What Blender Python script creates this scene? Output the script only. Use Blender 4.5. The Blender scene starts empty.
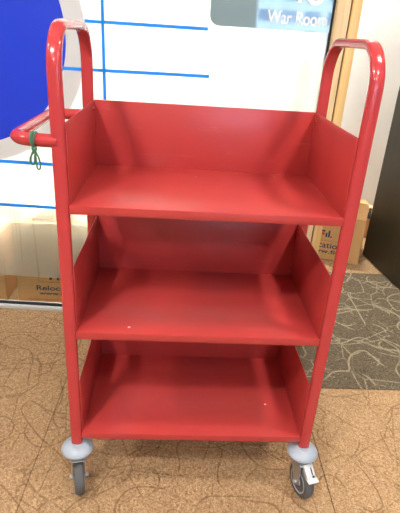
import bpy, bmesh, math, random
from mathutils import Vector, Matrix
random.seed(4)
S = bpy.context.scene
C = S.collection
PI = math.pi

# ------------------------------------------------------------------ materials
def lin(c):
    return tuple((x/255/12.92 if x/255 <= .04045 else ((x/255+.055)/1.055)**2.4) for x in c) + (1,)

class NT:
    def __init__(s, name):
        s.m = bpy.data.materials.new(name); s.m.use_nodes = True
        s.t = s.m.node_tree; s.t.nodes.clear()
        s.out = s.n('ShaderNodeOutputMaterial')
    def n(s, typ, **kw):
        nd = s.t.nodes.new(typ)
        for k, v in kw.items(): setattr(nd, k, v)
        return nd
    def l(s, a, b): s.t.links.new(a, b)
    def val(s, sock, v):
        if isinstance(v, (int, float, tuple)): sock.default_value = v
        else: s.l(v, sock)
    def math(s, op, a, b=0.0, c=0.0):
        nd = s.n('ShaderNodeMath', operation=op)
        s.val(nd.inputs[0], a); s.val(nd.inputs[1], b); s.val(nd.inputs[2], c)
        return nd.outputs[0]
    def mix(s, f, a, b):
        nd = s.n('ShaderNodeMix', data_type='RGBA')
        s.val(nd.inputs['Factor'], f); s.val(nd.inputs[6], a); s.val(nd.inputs[7], b)
        return nd.outputs[2]
    def obj(s):
        return s.n('ShaderNodeTexCoord').outputs['Object']
    def scale(s, v, sc):
        nd = s.n('ShaderNodeMapping'); s.l(v, nd.inputs[0]); nd.inputs['Scale'].default_value = sc
        return nd.outputs[0]
    def noise(s, v, scale, detail=2.0, rough=.5, out='Fac'):
        nd = s.n('ShaderNodeTexNoise'); s.l(v, nd.inputs['Vector'])
        nd.inputs['Scale'].default_value = scale; nd.inputs['Detail'].default_value = detail
        nd.inputs['Roughness'].default_value = rough
        return nd.outputs[out]
    def voro(s, v, scale, feature='DISTANCE_TO_EDGE'):
        nd = s.n('ShaderNodeTexVoronoi', feature=feature); s.l(v, nd.inputs['Vector'])
        nd.inputs['Scale'].default_value = scale
        return nd.outputs['Distance']
    def step(s, x, lo, hi):               # smooth ramp lo..hi -> 0..1
        nd = s.n('ShaderNodeMapRange', interpolation_type='SMOOTHSTEP')
        s.l(x, nd.inputs[0]); nd.inputs[1].default_value = lo; nd.inputs[2].default_value = hi
        return nd.outputs[0]
    def bsdf(s, color, rough=.5, metal=0., spec=.5, coat=0., bump=None, bstr=.2, bdist=.002):
        p = s.n('ShaderNodeBsdfPrincipled')
        s.val(p.inputs['Base Color'], color); s.val(p.inputs['Roughness'], rough)
        p.inputs['Metallic'].default_value = metal; p.inputs['Specular IOR Level'].default_value = spec
        p.inputs['Coat Weight'].default_value = coat
        if bump is not None:
            b = s.n('ShaderNodeBump'); b.inputs['Strength'].default_value = bstr; b.inputs['Distance'].default_value = bdist
            s.l(bump, b.inputs['Height']); s.l(b.outputs[0], p.inputs['Normal'])
        s.l(p.outputs[0], s.out.inputs[0]); return p

def plain(name, rgb, rough=.5, metal=0., spec=.5, var=.04, vs=30., coat=0.):
    t = NT(name); o = t.obj(); c = lin(rgb)
    n = t.noise(o, vs, 3)
    d = tuple(x*(1-var*2) for x in c[:3]) + (1,); u = tuple(min(1, x*(1+var*2)) for x in c[:3]) + (1,)
    t.bsdf(t.mix(n, d, u), rough, metal, spec, coat); return t.m

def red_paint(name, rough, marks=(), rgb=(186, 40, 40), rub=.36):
    t = NT(name); o = t.obj(); c = lin(rgb)
    n = t.noise(o, 9, 3)
    col = t.mix(n, tuple(x*.93 for x in c[:3])+(1,), tuple(min(1, x*1.07) for x in c[:3])+(1,))
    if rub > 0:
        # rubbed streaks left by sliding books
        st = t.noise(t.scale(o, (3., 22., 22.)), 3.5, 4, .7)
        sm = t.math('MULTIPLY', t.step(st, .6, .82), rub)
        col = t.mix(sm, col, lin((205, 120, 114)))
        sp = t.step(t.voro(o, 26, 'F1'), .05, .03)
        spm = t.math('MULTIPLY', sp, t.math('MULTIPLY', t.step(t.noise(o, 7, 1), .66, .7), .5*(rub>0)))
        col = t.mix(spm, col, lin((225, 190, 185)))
    for (p, rgbm, r) in marks:
        d = t.n('ShaderNodeVectorMath', operation='DISTANCE'); t.l(o, d.inputs[0]); d.inputs[1].default_value = p
        col = t.mix(t.step(d.outputs['Value'], r, r*.6), col, lin(rgbm))
    if rub == 0:
        t.bsdf(col, rough, 0, .5); return t.m
    r = t.math('ADD', t.math('MULTIPLY', t.noise(o, 14, 3), .12), rough-.06)
    t.bsdf(col, r, 0, .5, 0, bump=t.noise(o, 420, 1), bstr=.05, bdist=.0006)
    return t.m

def carpet(name, base, dark, light, line, lines_w, line_str, seams=()):
    t = NT(name); o = t.obj()
    fl = t.noise(o, 240, 2, .75); fl2 = t.noise(o, 90, 3, .7); big = t.noise(o, 2.2, 2)
    col = t.mix(t.step(fl, .36, .64), lin(dark), lin(light))
    col = t.mix(.5, col, t.mix(t.step(fl2, .34, .66), lin(dark), lin(base)))
    col = t.mix(.2, col, lin(base))
    vc = t.n('ShaderNodeTexVoronoi', feature='F1'); t.l(o, vc.inputs['Vector']); vc.inputs['Scale'].default_value = 190.
    sx = t.n('ShaderNodeSeparateColor'); t.l(vc.outputs['Color'], sx.inputs[0])
    col = t.mix(t.math('MULTIPLY', t.step(sx.outputs[0], .55, .95), .55), col, lin(dark))
    col = t.mix(t.math('MULTIPLY', t.step(sx.outputs[1], .6, .95), .5), col, lin(light))
    # curling strokes: cell borders bent by noise, broken up by a second noise
    def warped(sc, amt, off):
        nn = t.noise(t.scale(o, (1, 1, 1)), sc, 1, .5, 'Color')
        v = t.n('ShaderNodeVectorMath', operation='MULTIPLY_ADD')
        t.l(nn, v.inputs[0]); v.inputs[1].default_value = (amt,)*3; t.l(o, v.inputs[2])
        a = t.n('ShaderNodeVectorMath', operation='ADD'); t.l(v.outputs[0], a.inputs[0]); a.inputs[1].default_value = off
        return a.outputs[0]
    rag = t.math('MULTIPLY', t.math('SUBTRACT', fl2, .5), .05)
    total = None
    def add(ln, off, mk, k=1.):
        nonlocal total
        nm = t.n('ShaderNodeVectorMath', operation='ADD'); t.l(o, nm.inputs[0]); nm.inputs[1].default_value = off
        ln = t.math('MULTIPLY', ln, t.math('MULTIPLY', t.step(t.noise(nm.outputs[0], mk, 1), .43, .52), k))
        total = ln if total is None else t.math('MAXIMUM', total, ln)
    # looping strokes: level lines of soft noises
    for sc, off, lv, w in ((5.2, (3, 1, 5), .5, 1.), (6.2, (8, 4, 1), .46, 1.), (4.4, (2, 9, 7), .53, .9)):
        nm = t.n('ShaderNodeVectorMath', operation='ADD'); t.l(o, nm.inputs[0]); nm.inputs[1].default_value = off
        def hs(dx, dy):
            q = t.n('ShaderNodeVectorMath', operation='ADD'); t.l(nm.outputs[0], q.inputs[0]); q.inputs[1].default_value = (dx, dy, 0)
            return t.noise(q.outputs[0], sc, 0)
        h = hs(0, 0); e = .004
        gx = t.math('DIVIDE', t.math('SUBTRACT', hs(e, 0), h), e); gy = t.math('DIVIDE', t.math('SUBTRACT', hs(0, e), h), e)
        g = t.math('SQRT', t.math('ADD', t.math('MULTIPLY', gx, gx), t.math('MULTIPLY', gy, gy)))
        d = t.math('DIVIDE', t.math('ABSOLUTE', t.math('SUBTRACT', h, lv)), t.math('MAXIMUM', g, .25))
        d = t.math('ADD', d, t.math('MULTIPLY', t.math('SUBTRACT', fl2, .5), .006))
        add(t.step(d, lines_w*w*2.0, lines_w*w*.8), (off[1], off[0], 2), 4.5)
    # long nearly straight strokes
    for sc, amt, vs, off, w in ((2, .10, 4.2, (7, 5, .3), .9), (3, .06, 5.7, (.4, 9, .3), .9)):
        d = t.math('ADD', t.voro(warped(sc, amt, off), vs), rag)
        add(t.step(d, lines_w*w*vs*1.5, lines_w*w*vs*.4), (off[1], off[0], 4), 5.5, .9)
    # short flecks between the strokes
    fk = t.math('MULTIPLY', t.step(t.noise(t.scale(o, (1., 1.6, 1)), 70, 1), .62, .7), t.step(t.noise(o, 6, 1), .4, .6))
    total = t.math('MAXIMUM', total, t.math('MULTIPLY', fk, .75))
    # the pile breaks the strokes up
    total = t.math('MULTIPLY', total, t.math('MULTIPLY', t.step(fl, .25, .55), line_str))
    col = t.mix(total, col, lin(line))
    sep = t.n('ShaderNodeSeparateXYZ'); t.l(o, sep.inputs[0])
    for (x0, sl, str_) in seams:
        dx = t.math('ABSOLUTE', t.math('SUBTRACT', sep.outputs[0], t.math('MULTIPLY_ADD', sep.outputs[1], sl, x0)))
        col = t.mix(t.math('MULTIPLY', t.step(dx, .003, .0008), str_), col, lin((70, 48, 30)))
    t.bsdf(col, .95, 0, .1, 0, bump=fl, bstr=.6, bdist=.004)
    return t.m

def film_mat():
    t = NT('frosted_film'); o = t.obj()
    s1 = t.noise(t.scale(o, (26., 1., .55)), 1., 3, .6)
    s2 = t.noise(t.scale(o, (75., 1., .8)), 1., 2, .5)
    streak = t.math('MAXIMUM', t.math('MULTIPLY', t.step(s1, .57, .66), .8), t.math('MULTIPLY', t.step(s2, .62, .7), .6))
    sep = t.n('ShaderNodeSeparateXYZ'); t.l(o, sep.inputs[0])
    low = t.step(sep.outputs[2], .85, .35)                # streaked lower part of the film
    streak = t.math('MULTIPLY', streak, low)
    df = t.n('ShaderNodeBsdfDiffuse'); tl = t.n('ShaderNodeBsdfTranslucent'); tr = t.n('ShaderNodeBsdfTransparent')
    c = t.mix(streak, t.mix(low, (.9, .9, .89, 1), (.88, .86, .76, 1)), (.42, .41, .34, 1))  # lower film tinted cream to paint in light bounced off carpet and wall
    t.l(c, df.inputs[0]); t.l(c, tl.inputs[0])
    m1 = t.n('ShaderNodeMixShader'); m1.inputs[0].default_value = .5; t.l(df.outputs[0], m1.inputs[1]); t.l(tl.outputs[0], m1.inputs[2])
    m2 = t.n('ShaderNodeMixShader')
    t.l(t.math('SUBTRACT', t.math('MULTIPLY_ADD', t.step(sep.outputs[2], .80, .50), .5, .12), t.math('MULTIPLY', streak, .1)), m2.inputs[0])
    t.l(m1.outputs[0], m2.inputs[1]); t.l(tr.outputs[0], m2.inputs[2]); t.l(m2.outputs[0], t.out.inputs[0])
    return t.m

def glass_mat():
    t = NT('clear_glass')
    tr = t.n('ShaderNodeBsdfTransparent'); tr.inputs[0].default_value = (.95, .975, .965, 1)
    gl = t.n('ShaderNodeBsdfGlossy'); gl.inputs['Roughness'].default_value = .02
    fr = t.n('ShaderNodeFresnel'); fr.inputs[0].default_value = 1.45
    m = t.n('ShaderNodeMixShader'); t.l(fr.outputs[0], m.inputs[0]); t.l(tr.outputs[0], m.inputs[1]); t.l(gl.outputs[0], m.inputs[2])
    t.l(m.outputs[0], t.out.inputs[0]); return t.m

def emit(name, col, st):
    t = NT(name); e = t.n('ShaderNodeEmission'); e.inputs[0].default_value = col; e.inputs[1].default_value = st
    t.l(e.outputs[0], t.out.inputs[0]); return t.m

def card_mat():
    t = NT('cardboard'); o = t.obj()
    n = t.noise(t.scale(o, (40., 40., 4.)), 2, 3); b = t.noise(o, 5, 2)
    col = t.mix(n, lin((196, 150, 98)), lin((212, 168, 114)))
    col = t.mix(t.math('MULTIPLY', b, .3), col, lin((180, 134, 84)))
    t.bsdf(col, .8, 0, .2, bump=n, bstr=.1); return t.m

def wood_mat(name, a, b, rough):
    t = NT(name); o = t.obj()
    n = t.noise(t.scale(o, (30., 30., 1.6)), 1.6, 4, .6)
    t.bsdf(t.mix(t.step(n, .3, .7), lin(a), lin(b)), rough, 0, .4); return t.m

def facade_mat():
    t = NT('office_facade'); o = t.obj()
    br = t.n('ShaderNodeTexBrick'); t.l(t.scale(o, (1, 1, 1)), br.inputs[0])
    sep = t.n('ShaderNodeSeparateXYZ'); t.l(o, sep.inputs[0])
    cx = t.n('ShaderNodeCombineXYZ'); t.l(sep.outputs[0], cx.inputs[0]); t.l(sep.outputs[2], cx.inputs[1])
    t.l(cx.outputs[0], br.inputs[0]); br.offset = 0.
    br.inputs['Color1'].default_value = lin((70, 110, 165)); br.inputs['Color2'].default_value = lin((110, 150, 200)); br.inputs['Mortar'].default_value = lin((205, 222, 238))
    br.inputs['Scale'].default_value = 1.; br.inputs['Brick Width'].default_value = .62; br.inputs['Row Height'].default_value = .5; br.inputs['Mortar Size'].default_value = .11
    t.bsdf(br.outputs[0], .6, 0, .3); return t.m

M = {}
M['tube'] = red_paint('red_tube_enamel', .17, (((-.3145-.004, -.0158, .643), (120, 95, 100), .005), ((-.3145+.002, -.0158, .595), (220, 130, 125), .003)), rgb=(182, 58, 60), rub=0.)
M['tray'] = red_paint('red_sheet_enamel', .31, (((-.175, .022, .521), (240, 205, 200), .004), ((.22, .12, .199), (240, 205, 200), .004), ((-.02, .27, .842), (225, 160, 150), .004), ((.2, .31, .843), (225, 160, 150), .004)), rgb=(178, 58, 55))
M['bumper'] = plain('grey_bumper_plastic', (160, 168, 178), .38, var=.02)
M['tyre'] = plain('grey_rubber', (86, 86, 86), .7, var=.05, vs=80)
M['hub'] = plain('pale_grey_hub', (165, 168, 172), .4, .2)
M['zinc'] = plain('zinc_plate', (190, 192, 195), .3, .85)
M['pedal'] = plain('white_pedal', (225, 226, 226), .35, .3)
M['black'] = plain('black_plastic', (22, 22, 22), .5)
M['green'] = plain('green_elastic', (62, 108, 82), .7, var=.12, vs=300)
M['tan'] = carpet('tan_carpet', (174, 139, 102), (134, 101, 69), (200, 168, 129), (102, 71, 43), .0019, .62, ((.4115, .03, .8), (-.462, .03, .55)))
M['grey'] = carpet('grey_carpet', (97, 85, 67), (68, 58, 46), (120, 107, 87), (168, 153, 126), .0026, .72)
M['film'] = film_mat(); M['glass'] = glass_mat()
M['tape'] = plain('blue_tape', (4, 142, 255), .45, var=.03)
M['disc'] = plain('blue_vinyl', (20, 58, 208), .42, var=.03, vs=3)
M['ring'] = plain('pale_grey_vinyl', (212, 213, 212), .5, var=.01, vs=3)
M['alu'] = plain('pale_aluminium', (205, 205, 202), .4, .25)
M['gasket'] = plain('black_gasket', (28, 26, 26), .6)
M['maple'] = wood_mat('pale_maple', (226, 196, 146), (240, 214, 168), .4)
M['maple_deep'] = wood_mat('yellow_maple', (222, 182, 116), (236, 200, 136), .4)
M['slot'] = plain('brown_slot', (90, 55, 32), .8)
M['door'] = wood_mat('dark_brown_laminate', (44, 40, 28), (52, 47, 33), .42)
M['white'] = plain('white_wall_paint', (238, 238, 235), .7, var=.01, vs=4)
M['wall_grey'] = plain('grey_wall_paint', (168, 165, 160), .8, var=.01, vs=4)
M['ceil'] = plain('ceiling_tile', (232, 231, 226), .9, var=.02, vs=60)
M['card'] = card_mat()
M['ink'] = plain('navy_print', (38, 52, 78), .7); M['inkred'] = plain('red_print', (190, 50, 45), .7)
M['printline'] = plain('brown_print', (140, 98, 58), .8)
M['sheet'] = plain('white_plastic_sheet', (225, 226, 226), .35); M['darkgrey'] = plain('dark_grey_plastic', (70, 72, 78), .5)
t = NT('grey_teal_sign'); p = t.bsdf(t.mix(t.noise(t.obj(), 6, 1), lin((126, 150, 156)), lin((134, 158, 164))), .03, 0, .5); p.inputs['IOR'].default_value = 1.9
M['sign'] = t.m
M['letter'] = plain('white_letter_vinyl', (246, 247, 248), .5, var=.005)
M['facade'] = facade_mat()
for k_, st_ in (('a', 225.), ('b', 450.), ('c', 150.), ('d', 230.)): M['lamp_'+k_] = emit('lamp_diffuser', (1., .975, .94, 1), st_)
M['fillback'] = emit('added_far_room_fill', (1., .98, .94, 1), 165.)  # added fill, set to whiten the wall beyond the doorway
M['fillniche'] = emit('added_niche_fill', (1., .98, .94, 1), 230.)  # added fill behind the glass, set to brighten film and boxes

# ------------------------------------------------------------------ geometry helpers
def link(name, bm, mat, parent=None, smooth=True, loc=None):
    me = bpy.data.meshes.new(name); bmesh.ops.recalc_face_normals(bm, faces=bm.faces[:]); bm.to_mesh(me); bm.free()
    o = bpy.data.objects.new(name, me); C.objects.link(o)
    for m in (mat if isinstance(mat, (list, tuple)) else [mat]): me.materials.append(m)
    if smooth:
        for p in me.polygons: p.use_smooth = True
        me.set_sharp_from_angle(angle=math.radians(38))
    if parent: o.parent = parent
    if loc: o.location = loc
    return o
def tag(o, label=None, cat=None, group=None, kind=None):
    if label: o['label'] = label
    if cat: o['category'] = cat
    if group: o['group'] = group
    if kind: o['kind'] = kind
    return o
def empty(name, loc=(0, 0, 0), rz=0.):
    o = bpy.data.objects.new(name, None); C.objects.link(o); o.location = loc; o.rotation_euler = (0, 0, rz); o.empty_display_size = .05
    return o
def add_box(bm, lo, hi, bev=0., seg=2, mat=None, mi=0):
    r = bmesh.ops.create_cube(bm, size=1.)
    vs = r['verts']
    for v in vs:
        v.co = Vector([lo[i] + (v.co[i]+.5)*(hi[i]-lo[i]) for i in range(3)])
    fs = set(f for v in vs for f in v.link_faces)
    for f in fs: f.material_index = mi
    if bev > 0:
        es = list(set(e for v in vs for e in v.link_edges))
        rr = bmesh.ops.bevel(bm, geom=es, offset=bev, segments=seg, profile=.5, affect='EDGES')
        vs = list(set(v for f in rr['faces'] for v in f.verts) | set(v for v in vs if v.is_valid))
        for f in rr['faces']: f.material_index = mi
    if mat is not None:
        for v in vs: v.co = mat @ v.co
    return vs
def box(lo, hi, bev=0., seg=2):
    bm = bmesh.new(); add_box(bm, lo, hi, bev, seg); return bm
def fillet(pts, r, seg=10):
    P = [Vector(p) for p in pts]; out = [P[0]]
    for a, b, c in zip(P, P[1:], P[2:]):
        u = (a-b).normalized(); w = (c-b).normalized(); ang = u.angle(w); d = r/math.tan(ang/2)
        s, e = b+u*d, b+w*d; ctr = b+(u+w).normalized()*(r/math.sin(ang/2))
        a0 = s-ctr; a1 = e-ctr; th = a0.angle(a1)
        for k in range(seg+1):
            q = k/seg; out.append(ctr + (a0*math.sin((1-q)*th)+a1*math.sin(q*th))/math.sin(th))
    out.append(P[-1]); return out
def tube(bm, pts, ra, rb=None, n=20, sup=2., first=None, cap=True):
    rb = rb or ra; P = [Vector(p) for p in pts]; rings = []
    T = [(P[min(i+1, len(P)-1)]-P[max(i-1, 0)]).normalized() for i in range(len(P))]
    N = Vector(first) if first else T[0].orthogonal().normalized()
    for i, p in enumerate(P):
        if i: N = (T[i-1].rotation_difference(T[i]) @ N)
        N = (N - T[i]*N.dot(T[i])).normalized(); B = T[i].cross(N)
        ring = []
        for k in range(n):
            a = 2*PI*k/n; c, s_ = math.cos(a), math.sin(a)
            x = ra*math.copysign(abs(c)**(2/sup), c); y = rb*math.copysign(abs(s_)**(2/sup), s_)
            ring.append(bm.verts.new(p + N*x + B*y))
        rings.append(ring)
    for a, b in zip(rings, rings[1:]):
        for k in range(n): bm.faces.new((a[k], a[(k+1) % n], b[(k+1) % n], b[k]))
    if cap:
        bm.faces.new(rings[0][::-1]); bm.faces.new(rings[-1])
    return bm
def lathe(bm, prof, ctr, axis='z', n=32, mi=0):
    rings = []
    for r, h in prof:
        ring = []
        for k in range(n):
            a = 2*PI*k/n
            v = (r*math.cos(a), r*math.sin(a), h) if axis == 'z' else (h, r*math.cos(a), r*math.sin(a))
            ring.append(bm.verts.new(Vector(v)+Vector(ctr)))
        rings.append(ring)
    for a, b in zip(rings, rings[1:]):
        for k in range(n): bm.faces.new((a[k], a[(k+1) % n], b[(k+1) % n], b[k])).material_index = mi
    bm.faces.new(rings[0][::-1]).material_index = mi; bm.faces.new(rings[-1]).material_index = mi
    return bm
def prism(bm, pts2, y0, y1):               # polygon in x,z extruded along y
    a = [bm.verts.new((x, y0, z)) for x, z in pts2]; b = [bm.verts.new((x, y1, z)) for x, z in pts2]
    bm.faces.new(a); bm.faces.new(b[::-1])
    for i in range(len(a)):
        j = (i+1) % len(a); bm.faces.new((a[i], b[i], b[j], a[j]))
    return bm
def text_mesh(name, body, size, mat, parent, mtx, ext=.0006, width=None, bold=0., space=1.):
    cu = bpy.data.curves.new(name, 'FONT'); cu.body = body; cu.size = size; cu.extrude = ext; cu.offset = bold; cu.space_character = space
    tmp = bpy.data.objects.new(name, cu); C.objects.link(tmp)
    dg = bpy.context.evaluated_depsgraph_get()
    me = bpy.data.meshes.new_from_object(tmp.evaluated_get(dg)); bpy.data.objects.remove(tmp)
    if width:
        xs = [v.co.x for v in me.vertices]; k = width/(max(xs)-min(xs)); x0 = min(xs)
        for v in me.vertices: v.co.x = (v.co.x-x0)*k
    for v in me.vertices: v.co = mtx @ v.co
    me.materials.clear(); me.materials.append(mat)
    o = bpy.data.objects.new(name, me); C.objects.link(o); o.parent = parent; return o

# ------------------------------------------------------------------ setting
# the glass partition runs along y = WA + WB*x ; wall frame: local x along it, local -y towards the viewer
WB = -.05; WA = .9145; WANG = math.atan(WB)
def wx(x): return x/math.cos(WANG)                 # plan x -> distance along the wall
W = Matrix.Translation((0, WA, 0)) @ Matrix.Rotation(WANG, 4, 'Z')
def wall_obj(name, bm, mat, parent=None, smooth=False):
    o = link(name, bm, mat, parent, smooth)
    if parent is None: o.matrix_world = W
    return o

fl = tag(link('floor', box((-3.5, -4.6, -.1), (3.5, 3.0, 0)), M['tan'], smooth=False), kind='structure', label='tan carpet floor with scattered brown strokes')
gc = tag(link('trim_1', box((.30, .437, 0), (1.19, 1.44, .0025), .001, 1), M['grey'], smooth=False), kind='structure', label='grey carpet inlay with pale curling strokes in the doorway')
tag(link('ceiling', box((-3.5, -4.6, 2.7), (3.5, 3.0, 2.8)), M['ceil'], smooth=False), kind='structure')
tag(link('wall_left', box((-3.6, -4.6, 0), (-3.5, 3.0, 2.7)), M['wall_grey'], smooth=False), kind='structure')
tag(link('wall_right', box((3.5, -4.6, 0), (3.6, 3.0, 2.7)), M['wall_grey'], smooth=False), kind='structure')
tag(link('wall_back', box((-3.5, 2.6, 0), (3.5, 2.7, 2.7)), M['white'], smooth=False), kind='structure', label='white wall of the room beyond the glass')
bm = box((-3.5, 1.46, 0), (.36, 1.52, 2.7)); add_box(bm, (.36, .965, 0), (.42, 1.52, 2.7))  # end return is unseen, added to keep niche light off the doorway
tag(link('wall_niche', bm, M['white'], smooth=False), kind='structure', label='white partition behind the boxes and the glass, with an added unseen return')
bm = bmesh.new()                                    # wall behind the viewer with a window opening
WX0, WX1, WZ0, WZ1 = .35, 2.3, .9, 2.3
for lo, hi in (((-3.5, -4.6, 0), (WX0, -4.5, 2.7)), ((WX1, -4.6, 0), (3.5, -4.5, 2.7)), ((WX0, -4.6, 0), (WX1, -4.5, WZ0)), ((WX0, -4.6, WZ1), (WX1, -4.5, 2.7))): add_box(bm, lo, hi)
tag(link('wall_front', bm, M['wall_grey'], smooth=False), kind='structure')
bm = bmesh.new()
for lo, hi in (((WX0, -4.58, WZ0), (WX0+.05, -4.52, WZ1)), ((WX1-.05, -4.58, WZ0), (WX1, -4.52, WZ1)), ((WX0, -4.58, WZ0), (WX1, -4.52, WZ0+.05)), ((WX0, -4.58, WZ1-.05), (WX1, -4.52, WZ1))): add_box(bm, lo, hi, .004)
w2 = tag(link('window_2', bm, M['alu']), kind='structure')
link('pane', box((WX0+.05, -4.553, WZ0+.05), (WX1-.05, -4.547, WZ1-.05)), M['glass'], w2, False)
tag(link('building', box((-6, -14, -4), (9, -12, 9), .05), M['facade'], smooth=False), kind='structure', label='blue glazed office building outside the window, mirrored in the sign')

# glass partition (window_1): pane, frosted film, sill channel, gasket
GX0, GX1 = wx(-3.45), wx(.452)
win = empty('window_1'); win.matrix_world = W; tag(win, kind='structure', label='glass partition with frosted film behind the cart')
wall_obj('pane', box((GX0, 0, .02), (GX1, .008, 2.69)), M['glass'], win)
wall_obj('frosted_film', box((GX0, .0081, .158), (GX1, .0086, 2.69)), M['film'], win)
wall_obj('sill_channel', box((GX0, -.022, 0), (GX1, .028, .018), .003), M['alu'], win, True)
wall_obj('gasket', box((GX0, -.006, .018), (GX1, .014, .0235)), M['gasket'], win)
wall_obj('edge_gasket', box((GX1, -.008, .0), (GX1+.007, .016, 2.69)), M['gasket'], win)

# door frame: pale casing, dark slot, yellower jamb
fr = empty('trim_2'); fr.matrix_world = W; tag(fr, kind='structure', label='pale maple door frame between the glass and the doorway')
J = GX1+.007
wall_obj('casing', box((J, -.035, 0), (J+.047, .06, 2.69), .003), M['maple'], fr, True)
wall_obj('slot', box((J+.047, -.02, 0), (J+.053, .06, 2.69)), M['slot'], fr)
wall_obj('jamb', box((J+.053, -.03, 0), (J+.088, .06, 2.69), .003), M['maple_deep'], fr, True)
fr2 = empty('trim_3'); fr2.matrix_world = W; tag(fr2, kind='structure')
wall_obj('casing', box((wx(1.235), -.035, 0), (wx(1.30), .06, 2.69), .003), M['maple'], fr2, True)
o = wall_obj('wall_side', box((wx(1.30), -.02, 0), (wx(3.48), .06, 2.69)), M['white']); tag(o, kind='structure')
# open door leaf, swung back into the room beyond the frame
dr = empty('door_1', (1.190, .875, 0), 0); tag(dr, kind='structure', label='dark brown door standing open at the right')
ang = math.atan2(1.704-.875, 1.106-1.190); dr.rotation_euler = (0, 0, ang)
link('door_leaf', box((.0, -.045, .006), (.833, 0., 2.1), .002, 1), M['door'], dr, True)
for z in (.25, 1.05, 1.85): link('hinge', box((-.012, -.02, z), (.0, .004, z+.09), .003), M['zinc'], dr)

# ------------------------------------------------------------------ marks on the glass
def disc_bm(cx, cz, r0, r1, y0, y1, n=128):
    bm = bmesh.new()
    if r0 <= 0:
        prism(bm, [(cx+r1*math.cos(2*PI*k/n), cz+r1*math.sin(2*PI*k/n)) for k in range(n)], y0, y1)
    else:
        R = [[bm.verts.new((cx+r*math.cos(2*PI*k/n), y, cz+r*math.sin(2*PI*k/n))) for k in range(n)] for r, y in ((r0, y0), (r1, y0), (r1, y1), (r0, y1))]
        for i in range(4):
            a, b = R[i], R[(i+1) % 4]
            for k in range(n): bm.faces.new((a[k], a[(k+1) % n], b[(k+1) % n], b[k]))
    return bm
DX, DZ = wx(-.898), 1.150
o = wall_obj('round_decal', disc_bm(DX, DZ, 0, .407, -.0012, -.0002), M['disc'])
tag(o, 'large blue vinyl disc on the glass at the upper left', 'decal')
wall_obj('ring_border', disc_bm(DX, DZ, .407, .480, -.0010, -.0002), M['ring'], o)['label'] = 'pale grey ring round the blue disc'
def tape(name, x0, z0, x1, z1, w, label, grp='blue tape lines on the glass'):
    d = Vector((x1-x0, z1-z0)); n = Vector((-d.y, d.x)).normalized()*w/2
    bm = prism(bmesh.new(), [(x0-n.x, z0-n.y), (x1-n.x, z1-n.y), (x1+n.x, z1+n.y), (x0+n.x, z0+n.y)], -.0020, -.0013)
    tag(wall_obj('tape_line', bm, M['tape']), label, 'tape line', grp)
tape('', wx(-.421), 1.2078, wx(.020), 1.2085, .0115, 'highest horizontal blue tape line, ending just below the grey sign')
tape('', wx(-.507), 1.0445, wx(.035), 1.0495, .0115, 'horizontal blue tape line just above the cart\'s top tray, starting at the blue disc')
tape('', wx(-1.40), .680, wx(.06), .6775, .0135, 'horizontal blue tape line just below the cart\'s side handle')
tape('', wx(-1.40), .497, wx(.06), .4925, .0135, 'lowest horizontal blue tape line, just above the boxes behind the glass')
tape('', wx(-.358), 1.42, wx(-.3515), .62, .0115, 'only vertical blue tape line, rising behind the top tray\'s left corner')

# sign
SX0, SX1, SZ = wx(.0235), wx(.4505), 1.2215
pts = [(SX1, 1.62), (SX1, SZ)]
rr = .034
for k in range(9):
    a = -PI/2 - k/8*PI/2; pts.append((SX0+rr+rr*math.cos(a), SZ+rr+rr*math.sin(a)))
pts += [(SX0, 1.62)]
sg = wall_obj('room_sign', prism(bmesh.new(), pts, -.005, -.001), M['sign'])
tag(sg, 'grey-blue room sign reading War Room at the top of the glass', 'sign')
tm = lambda x, z: Matrix.Translation((x, -.0058, z)) @ Matrix.Rotation(PI/2, 4, 'X')
text_mesh('lettering', 'War Room', .060, M['letter'], sg, tm(wx(.2255), 1.2415), width=.212, bold=.0011)
text_mesh('large_lettering', 'o', .145, M['letter'], sg, tm(wx(.352), 1.3085), width=.070, bold=.002)
link('letter_stem', box((wx(.326), -.0064, 1.3095), (wx(.340), -.0052, 1.40)), M['letter'], sg, False)

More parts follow.
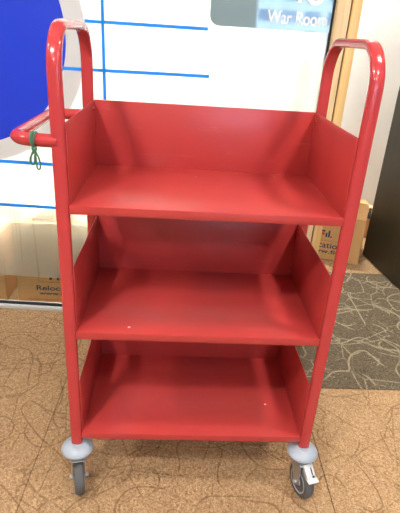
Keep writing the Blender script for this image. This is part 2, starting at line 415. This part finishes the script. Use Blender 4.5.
# ------------------------------------------------------------------ the book cart
XU, YB, HT = .3145, .350, 1.1935
cart = empty('book_cart', (0, 0, 0)); tag(cart, 'red metal library book cart with three trays on grey casters', 'cart')
R_T = .0148
for s in (-1, 1):
    path = fillet([(s*XU, 0, .157), (s*XU, 0, HT), (s*XU, YB, HT), (s*XU, YB, .157)], .085, 14)
    bm = tube(bmesh.new(), path, R_T, .0102, 32, 2.8, first=(1, 0, 0))
    link('side_frame', bm, M['tube'], cart)
Zs = (.8429, .5215, .1991); TH = .0195; PH = .1745; Y0, Y1 = -.008, .347; XI = .2995
for z in Zs:
    bm = bmesh.new()
    add_box(bm, (-XI, Y0, z-.003), (XI, Y1, z), .0012, 2)
    add_box(bm, (-XI, Y0, z-TH), (XI, Y0+.0022, z-.0005), .001, 2)
    add_box(bm, (-XI, Y0, z-TH), (XI, Y0+.016, z-TH+.002), .0008, 1)
    add_box(bm, (-XI, Y1-.0022, z-TH), (XI, Y1, z-.0005), .001, 1)
    for s in (-1, 1):
        a, b = sorted((s*XI, s*(XI-.002))); add_box(bm, (a, Y0+.002, z-TH), (b, Y1-.002, z-.0005), .0008, 1)
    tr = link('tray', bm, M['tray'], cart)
    bm = bmesh.new(); add_box(bm, (-XI, Y1-.0022, z-.002), (XI, Y1, z+PH), .001, 2)
    add_box(bm, (-XI+.001, Y1, z+PH-.012), (XI-.001, Y1+.008, z+PH-.0005), .001, 1)
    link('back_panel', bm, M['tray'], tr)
    for s in (-1, 1):
        a, b = sorted((s*(XI-.0005), s*(XI-.0025)))
        bm = box((a, -.003, z-.002), (b, Y1-.001, z+PH), .0009, 2)
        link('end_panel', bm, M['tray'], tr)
    for s in (-1, 1):                                  # bolts that hold the tray to the rear posts
        bm = bmesh.new(); lathe(bm, [(0, 0), (.006, 0), (.005, .003), (.002, .004), (0, .004)], (0, 0, 0), 'x', 14)
        for v in bm.verts: v.co = Vector((-s*v.co.x + s*(XI-.0026), v.co.y + Y1-.018, v.co.z + z+PH-.02))
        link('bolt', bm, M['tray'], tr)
# side handle on the left
HZ = .977; HX = -.411
path = fillet([(-XU, 0, HZ), (HX, .012, HZ), (HX, YB-.012, HZ), (-XU, YB, HZ)], .042, 10)
link('push_handle', tube(bmesh.new(), path, .0132, .0132, 24, 2.3), M['tube'], cart)

def caster(x, y, yaw, trail, brake):
    b = bmesh.new()
    lathe(b, [(.0, .160), (.0165, .160), (.0175, .1575), (.024, .156), (.0385, .1475), (.0425, .142), (.043, .138), (.041, .1345), (.030, .1335), (0, .1335)], (x, y, 0), 'z', 40)
    link('bumper', b, M['bumper'], cart)
    cs = empty('caster', (x, y, 0), yaw); cs.parent = cart
    R = .051; hw = .0135; wy = -trail
    b = bmesh.new()
    prof = [(.030, -hw*.9), (.044, -hw), (.0475, -hw*.85), (.0495, -hw*.5), (R, 0), (.0495, hw*.5), (.0475, hw*.85), (.044, hw), (.030, hw*.9)]
    lathe(b, prof, (0, wy, R), 'x', 44); link('tyre', b, M['tyre'], cs)
    b = bmesh.new()
    lathe(b, [(.010, -hw-.002), (.012, -hw-.002), (.016, -hw*.75), (.030, -hw*.75), (.033, -hw*1.02), (.036, -hw*1.02), (.036, hw*1.02), (.033, hw*1.02), (.030, hw*.75), (.016, hw*.75), (.012, hw+.002), (.010, hw+.002)], (0, wy, R), 'x', 36)
    link('hub', b, M['hub'], cs)
    b = bmesh.new(); lathe(b, [(0, -.026), (.0045, -.026), (.0058, -.024), (.0058, -.0195), (.0035, -.0195), (.0035, .0195), (.0058, .0195), (.0058, .024), (.0045, .026), (0, .026)], (0, wy, R), 'x', 16)
    link('axle', b, M['zinc'], cs)
    b = bmesh.new()                                    # fork: top plate, swivel race and two tapering cheeks
    lathe(b, [(0, .1335), (.020, .1335), (.021, .130), (.021, .120), (.018, .114), (0, .114)], (0, 0, 0), 'z', 28)
    add_box(b, (-.0195, wy*.9-.012, .1115), (.0195, .019, .1145), .001, 1)
    for s in (-1, 1):
        q = [(-.012 + wy*.9, .114), (.019, .114), (.012, .095), (wy+.011, R-.006), (wy+.004, R-.011), (wy-.004, R-.011), (wy-.010, R-.003), (wy-.014, .085)]
        x0, x1 = sorted((s*.0172, s*.0195))
        va = [b.verts.new((x0, yy, zz)) for yy, zz in q]; vb = [b.verts.new((x1, yy, zz)) for yy, zz in q]
        b.faces.new(va); b.faces.new(vb[::-1])
        for i in range(len(q)):
            j = (i+1) % len(q); b.faces.new((va[i], vb[i], vb[j], va[j]))
    link('fork', b, M['zinc'], cs)
    if brake:
        b = bmesh.new()
        mt = Matrix.Translation((.004, wy-.020, .108)) @ Matrix.Rotation(math.radians(42), 4, 'X')
        add_box(b, (-.0135, -.024, -.002), (.0135, .016, .002), .0015, 2, mt)
        for s in (-1, 1):
            x0, x1 = sorted((s*.0135, s*.0118)); add_box(b, (x0, -.022, -.009), (x1, .014, .001), .0008, 1, mt)
        mt2 = Matrix.Translation((.005, wy-.038, .0905)) @ Matrix.Rotation(math.radians(4), 4, 'X')
        add_box(b, (-.0165, -.012, -.0022), (.0165, .006, .0022), .002, 2, mt2)
        pd = link('brake_pedal', b, M['pedal'], cs); pd['label'] = 'white brake pedal'
        b = bmesh.new(); add_box(b, (.003, -.014, .0018), (.0065, .006, .0026), .0003, 1, mt); add_box(b, (.003, -.021, .0018), (.010, -.0155, .0026), .0003, 1, mt)
        link('slot_mark', b, M['black'], pd)
caster(-XU, 0, math.radians(13), .018, False)
caster(XU, 0, math.radians(17), .021, True)
caster(-XU, YB, math.radians(-10), .033, False)
caster(XU, YB, math.radians(6), .033, False)

# green elastic tied on the side handle
tie = empty('elastic_band', (-.366, .003, HZ)); tag(tie, 'green elastic band knotted round the cart\'s side handle', 'elastic band')
b = bmesh.new()
ring = [(0.0015*math.sin(2*PI*k/28*2), .0152*math.cos(2*PI*k/28), .0152*math.sin(2*PI*k/28)) for k in range(29)]
tube(b, ring, .0016, .0036, 10, 2., first=None, cap=False)
ring = [(.004+.002*math.sin(2*PI*k/28), .0156*math.cos(2*PI*k/28), .0156*math.sin(2*PI*k/28)) for k in range(29)]
tube(b, ring, .0016, .0022, 10, 2., cap=False)
link('wrap', b, M['green'], tie)
b = bmesh.new(); bmesh.ops.create_icosphere(b, subdivisions=2, radius=.0055)
for v in b.verts: v.co = Vector((v.co.x*1.1+.004, v.co.y-.012, v.co.z*.9-.0155))
link('knot', b, M['green'], tie)
def loop_pts(dx0, dx1, zb, yb):
    from mathutils import geometry as g
    a = Vector((.004, -.013, -.016)); out = []
    c1 = Vector((dx0, yb, zb)); c2 = Vector((dx1, yb+.002, zb))
    for k in range(17): out.append(g.interpolate_bezier(a, a+Vector((dx0*.3, 0, -.012)), c1+Vector((-.001, 0, .02)), c1, 17)[k])
    for q in g.interpolate_bezier(c1, c1+Vector((0, 0, -.006)), c2+Vector((0, 0, -.006)), c2, 9)[1:]: out.append(q)
    for q in g.interpolate_bezier(c2, c2+Vector((.001, 0, .02)), a+Vector((dx1*.3, .001, -.012)), a+Vector((0, .002, 0)), 17)[1:]: out.append(q)
    return out
link('hanging_loop', tube(bmesh.new(), loop_pts(.007, .013, -.053, -.013), .0018, n=8), M['green'], tie)
link('hanging_loop', tube(bmesh.new(), loop_pts(-.003, .004, -.042, -.018), .0018, n=8), M['green'], tie)
link('loose_end', tube(bmesh.new(), [(.004, -.014, -.016), (0, -.016, -.024), (-.004, -.018, -.034), (-.005, -.019, -.044)], .0019, n=8), M['green'], tie)

# ------------------------------------------------------------------ cardboard boxes
def carton(name, loc, rz, w, d, h, label, open_top=False, printed=None):
    """origin at the front-left bottom corner; front face looks along local -y"""
    r = empty(name, loc, rz); tag(r, label, 'box', 'cardboard boxes on the floor')
    bm = bmesh.new(); t_ = .004
    for lo, hi in (((0, 0, 0), (w, d, t_)), ((0, 0, 0), (w, t_, h)), ((0, d-t_, 0), (w, d, h)), ((0, 0, 0), (t_, d, h)), ((w-t_, 0, 0), (w, d, h))): add_box(bm, lo, hi, .001, 1)
    link('carton_body', bm, M['card'], r, True)
    def flap(mt, ww, dd, name='flap'):
        b = bmesh.new(); add_box(b, (0, 0, 0), (ww, dd, t_), .001, 1, mt); return link(name, b, M['card'], r)
    if not open_top:
        flap(Matrix.Translation((0, 0, h)), w, d/2-.001); flap(Matrix.Translation((0, d/2+.001, h)), w, d/2-.001)
        b = bmesh.new(); add_box(b, (-.0004, d/2-.025, h+t_), (w+.0004, d/2+.025, h+t_+.0006)); add_box(b, (w, d/2-.025, h-.06), (w+.0008, d/2+.025, h+t_))
        link('tape', b, M['maple'], r)
    return r
def stamp(r, bits):
    for what, txt, x, z, size, width, mat in bits:
        mt = Matrix.Translation((x, -.0008, z)) @ Matrix.Rotation(PI/2, 4, 'X')
        text_mesh(what, txt, size, mat, r, mt, width=width, bold=.0006, ext=.0003)
def logo(r, x, z, k=1.):
    b = bmesh.new()                                    # F, i, l and a full stop built as blocks
    for lo, hi in (((0, 0), (.012, .040)), ((.012, .030), (.030, .040)), ((.034, 0), (.044, .026)), ((.048, 0), (.058, .040)), ((.062, 0), (.070, .009))):
        add_box(b, (x+lo[0]*k, -.0012, z+lo[1]*k), (x+hi[0]*k, -.0004, z+hi[1]*k))
    l = link('logo', b, M['ink'], r, False)
    b = bmesh.new(); add_box(b, (x+.014*k, -.0012, z+.012*k), (x+.028*k, -.0004, z+.026*k)); link('logo_square', b, M['inkred'], l, False)
def print_lines(r, segs):
    b = bmesh.new()
    for x0, z0, x1, z1 in segs: add_box(b, (x0, -.0009, z0), (x1, -.0003, z1))
    link('printed_rule', b, M['printline'], r, False)

# behind the glass, left
bx = carton('cardboard_box', (-.787, 1.008, 0), math.radians(-.5), .46, .36, .392, 'cardboard box behind the frosted glass, printed Relocation, beside the left post')
stamp(bx, [('lettering', 'Relocation', .088, .062, .036, .205, M['ink']), ('small_lettering', 'www.fil', .098, .038, .026, .125, M['ink'])])
logo(bx, .150, .118, 1.)
print_lines(bx, [(.10, .105, .30, .107), (.10, .105, .102, .2), (.045, .012, .30, .014)])
carton('cardboard_box', (-1.30, 1.010, 0), 0, .462, .34, .335, 'plain cardboard box behind the glass at the photo\'s far left edge')
# white sheet lying on the printed box
b = bmesh.new()
pr = [(0, 0), (.012, .022), (.035, .042), (.075, .056), (.125, .058), (.165, .048), (.19, .02), (.20, 0)]
rings = []
for j in range(9):
    y = j/8*.16; rings.append([b.verts.new((x + .006*math.sin(j*1.3), y, z*(1-.25*(j/8-.3)**2)+.004 + .003*math.sin(j*2.1+x*60))) for x, z in pr])
for a_, c_ in zip(rings, rings[1:]):
    for k in range(len(pr)-1): b.faces.new((a_[k], a_[k+1], c_[k+1], c_[k]))
b.faces.new(rings[0]); b.faces.new(rings[-1])
bottom = [rings[0][0], rings[0][-1]]
sh = link('plastic_bag', b, M['sheet'], loc=(-.688, 1.03, .3962)); tag(sh, 'crumpled white plastic bag lying on the box behind the frosted glass', 'bag')
b = bmesh.new(); add_box(b, (-.012, -.004, 0), (.05, .012, .016), .005, 2); link('bag_underside', b, M['darkgrey'], sh)['label'] = 'dark grey underside of the bag'  # dark grey block for the bag's dark underside

# beyond the doorway, right
rz = math.atan(-.36); w_ = .46
fx, fy = 1.027 - w_*math.cos(rz), 1.556 - w_*math.sin(rz)
bx = carton('cardboard_box', (fx, fy, 0), rz, w_, .30, .281, 'open cardboard box with a logo beside the dark open door', open_top=True)
u0 = (.797-fx)/math.cos(rz)
stamp(bx, [('lettering', 'Relocation', .108, .074, .052, .245, M['ink']), ('small_lettering', 'www.fil', .150, .040, .034, .18, M['ink'])])
logo(bx, u0-.004, .142, 1.05)
print_lines(bx, [(.15, .118, .345, .1195), (.345, .02, .347, .27), (.12, .125, .30, .1258)])
t_ = .004
FL = Matrix.Translation((0, .002, .281)) @ Matrix.Rotation(math.radians(-22), 4, 'X')     # front flap raised and leaning back
b = bmesh.new(); add_box(b, (.0, 0, 0), (w_-.004, t_, .093), .0008, 1, FL); link('flap', b, M['card'], bx)
b = bmesh.new(); add_box(b, (w_-.002, .002, .012), (w_+.014, t_+.004, .072), .004, 2, FL); link('dark_gap_block', b, M['black'], bx)['label'] = 'black block in place of the dark gap by the flap'  # black block put in for the dark gap beside the flap
b = bmesh.new(); add_box(b, (0, 0, -.1), (t_, .29, 0), .0008, 1, Matrix.Translation((-.006, .005, .281)) @ Matrix.Rotation(math.radians(8), 4, 'Y')); link('flap', b, M['card'], bx)
carton('cardboard_box', (.94, 2.02, 0), 0, .36, .28, .17, 'cardboard box added to fill the brown strip between the open box and the dark door')  # added to fill the brown strip beside the door
carton('cardboard_box', (.30, 2.02, 0), math.radians(-14), .36, .26, .33, 'second cardboard box to the left of the open printed box beyond the doorway')

# ------------------------------------------------------------------ ceiling lamps and added fill lights
def lamp(x, y, sx, sy, mat, label, grp):
    r = empty('ceiling_light', (x, y, 2.7)); tag(r, label, 'ceiling light', grp)
    b = bmesh.new()
    for lo, hi in (((-sx-.03, -sy-.03, -.03), (-sx, sy+.03, 0)), ((sx, -sy-.03, -.03), (sx+.03, sy+.03, 0)), ((-sx, -sy-.03, -.03), (sx, -sy, 0)), ((-sx, sy, -.03), (sx, sy+.03, 0))): add_box(b, lo, hi, .002, 1)
    link('lamp_frame', b, M['alu'], r)
    link('diffuser', box((-sx, -sy, -.022), (sx, sy, -.016)), mat, r, False)
def downlight(x, y, mat, label, rad=.10):
    r = empty('ceiling_light', (x, y, 2.7)); tag(r, label, 'ceiling light', 'round ceiling lights over the cart')
    b = bmesh.new(); P = [(rad, -.004), (rad+.004, -.022), (rad+.022, -.020), (rad+.026, 0), (rad, 0)]
    R = [[b.verts.new((q*math.cos(2*PI*k/40), q*math.sin(2*PI*k/40), h)) for k in range(40)] for q, h in P]
    for i in range(5):
        for k in range(40): b.faces.new((R[i][k], R[i][(k+1) % 40], R[(i+1) % 5][(k+1) % 40], R[(i+1) % 5][k]))
    link('lamp_frame', b, M['alu'], r)
    link('diffuser', lathe(bmesh.new(), [(0, -.014), (rad, -.014), (rad, -.008), (0, -.008)], (0, 0, 0), 'z', 40), mat, r, False)
downlight(.95, -.30, M['lamp_a'], 'round ceiling light to the right of the cart')
downlight(-.95, -1.45, M['lamp_b'], 'round ceiling light ahead and left of the cart')
downlight(.95, -1.75, M['lamp_c'], 'round ceiling light ahead and right of the cart')
downlight(-2.1, -.5, M['lamp_a'], 'added round fill light far to the left of the cart')  # added fill that brightens the floor on the left
downlight(.95, -3.2, M['lamp_d'], 'round ceiling light near the window')
downlight(-.95, -3.1, M['lamp_d'], 'round ceiling light far from the window, at the back')
for x, y, sx, sy, w in ((-1.35, 1.09, .45, .11, 'left'), (-.25, 1.09, .4, .11, 'middle'), (.85, 2.38, .3, .12, 'right')):  # added panels that brighten the film, boxes and far wall
    lamp(x, y, sx, sy, M['fillback' if w == 'right' else 'fillniche'], 'added fill light panel beyond the glass, %s' % w, 'added fill lights beyond the glass')

# ------------------------------------------------------------------ daylight, camera, colour
wd = bpy.data.worlds.new('World'); S.world = wd; wd.use_nodes = True
bg = wd.node_tree.nodes['Background']; bg.inputs[0].default_value = (.75, .88, 1, 1); bg.inputs[1].default_value = 9.

cam = bpy.data.cameras.new('Camera'); co = bpy.data.objects.new('Camera', cam); C.objects.link(co)
rt = Vector((0.9975265, -0.0352232, 0.0608286)); up = Vector((-0.0403590, 0.4215123, 0.9059241)); fw = Vector((0.0575495, 0.9061383, -0.4190482))
m = Matrix((rt, up, -fw)).transposed().to_4x4(); m.translation = (-.07549, -.99788, 1.19426)
co.matrix_world = m
cam.sensor_fit = 'HORIZONTAL'; cam.sensor_width = 36; cam.lens = 483.4857/400*36; cam.clip_start = .02
S.camera = co
S.view_settings.view_transform = 'Standard'; S.view_settings.look = 'None'; S.view_settings.gamma = 1; S.view_settings.exposure = .42; S.view_settings.use_curve_mapping = False
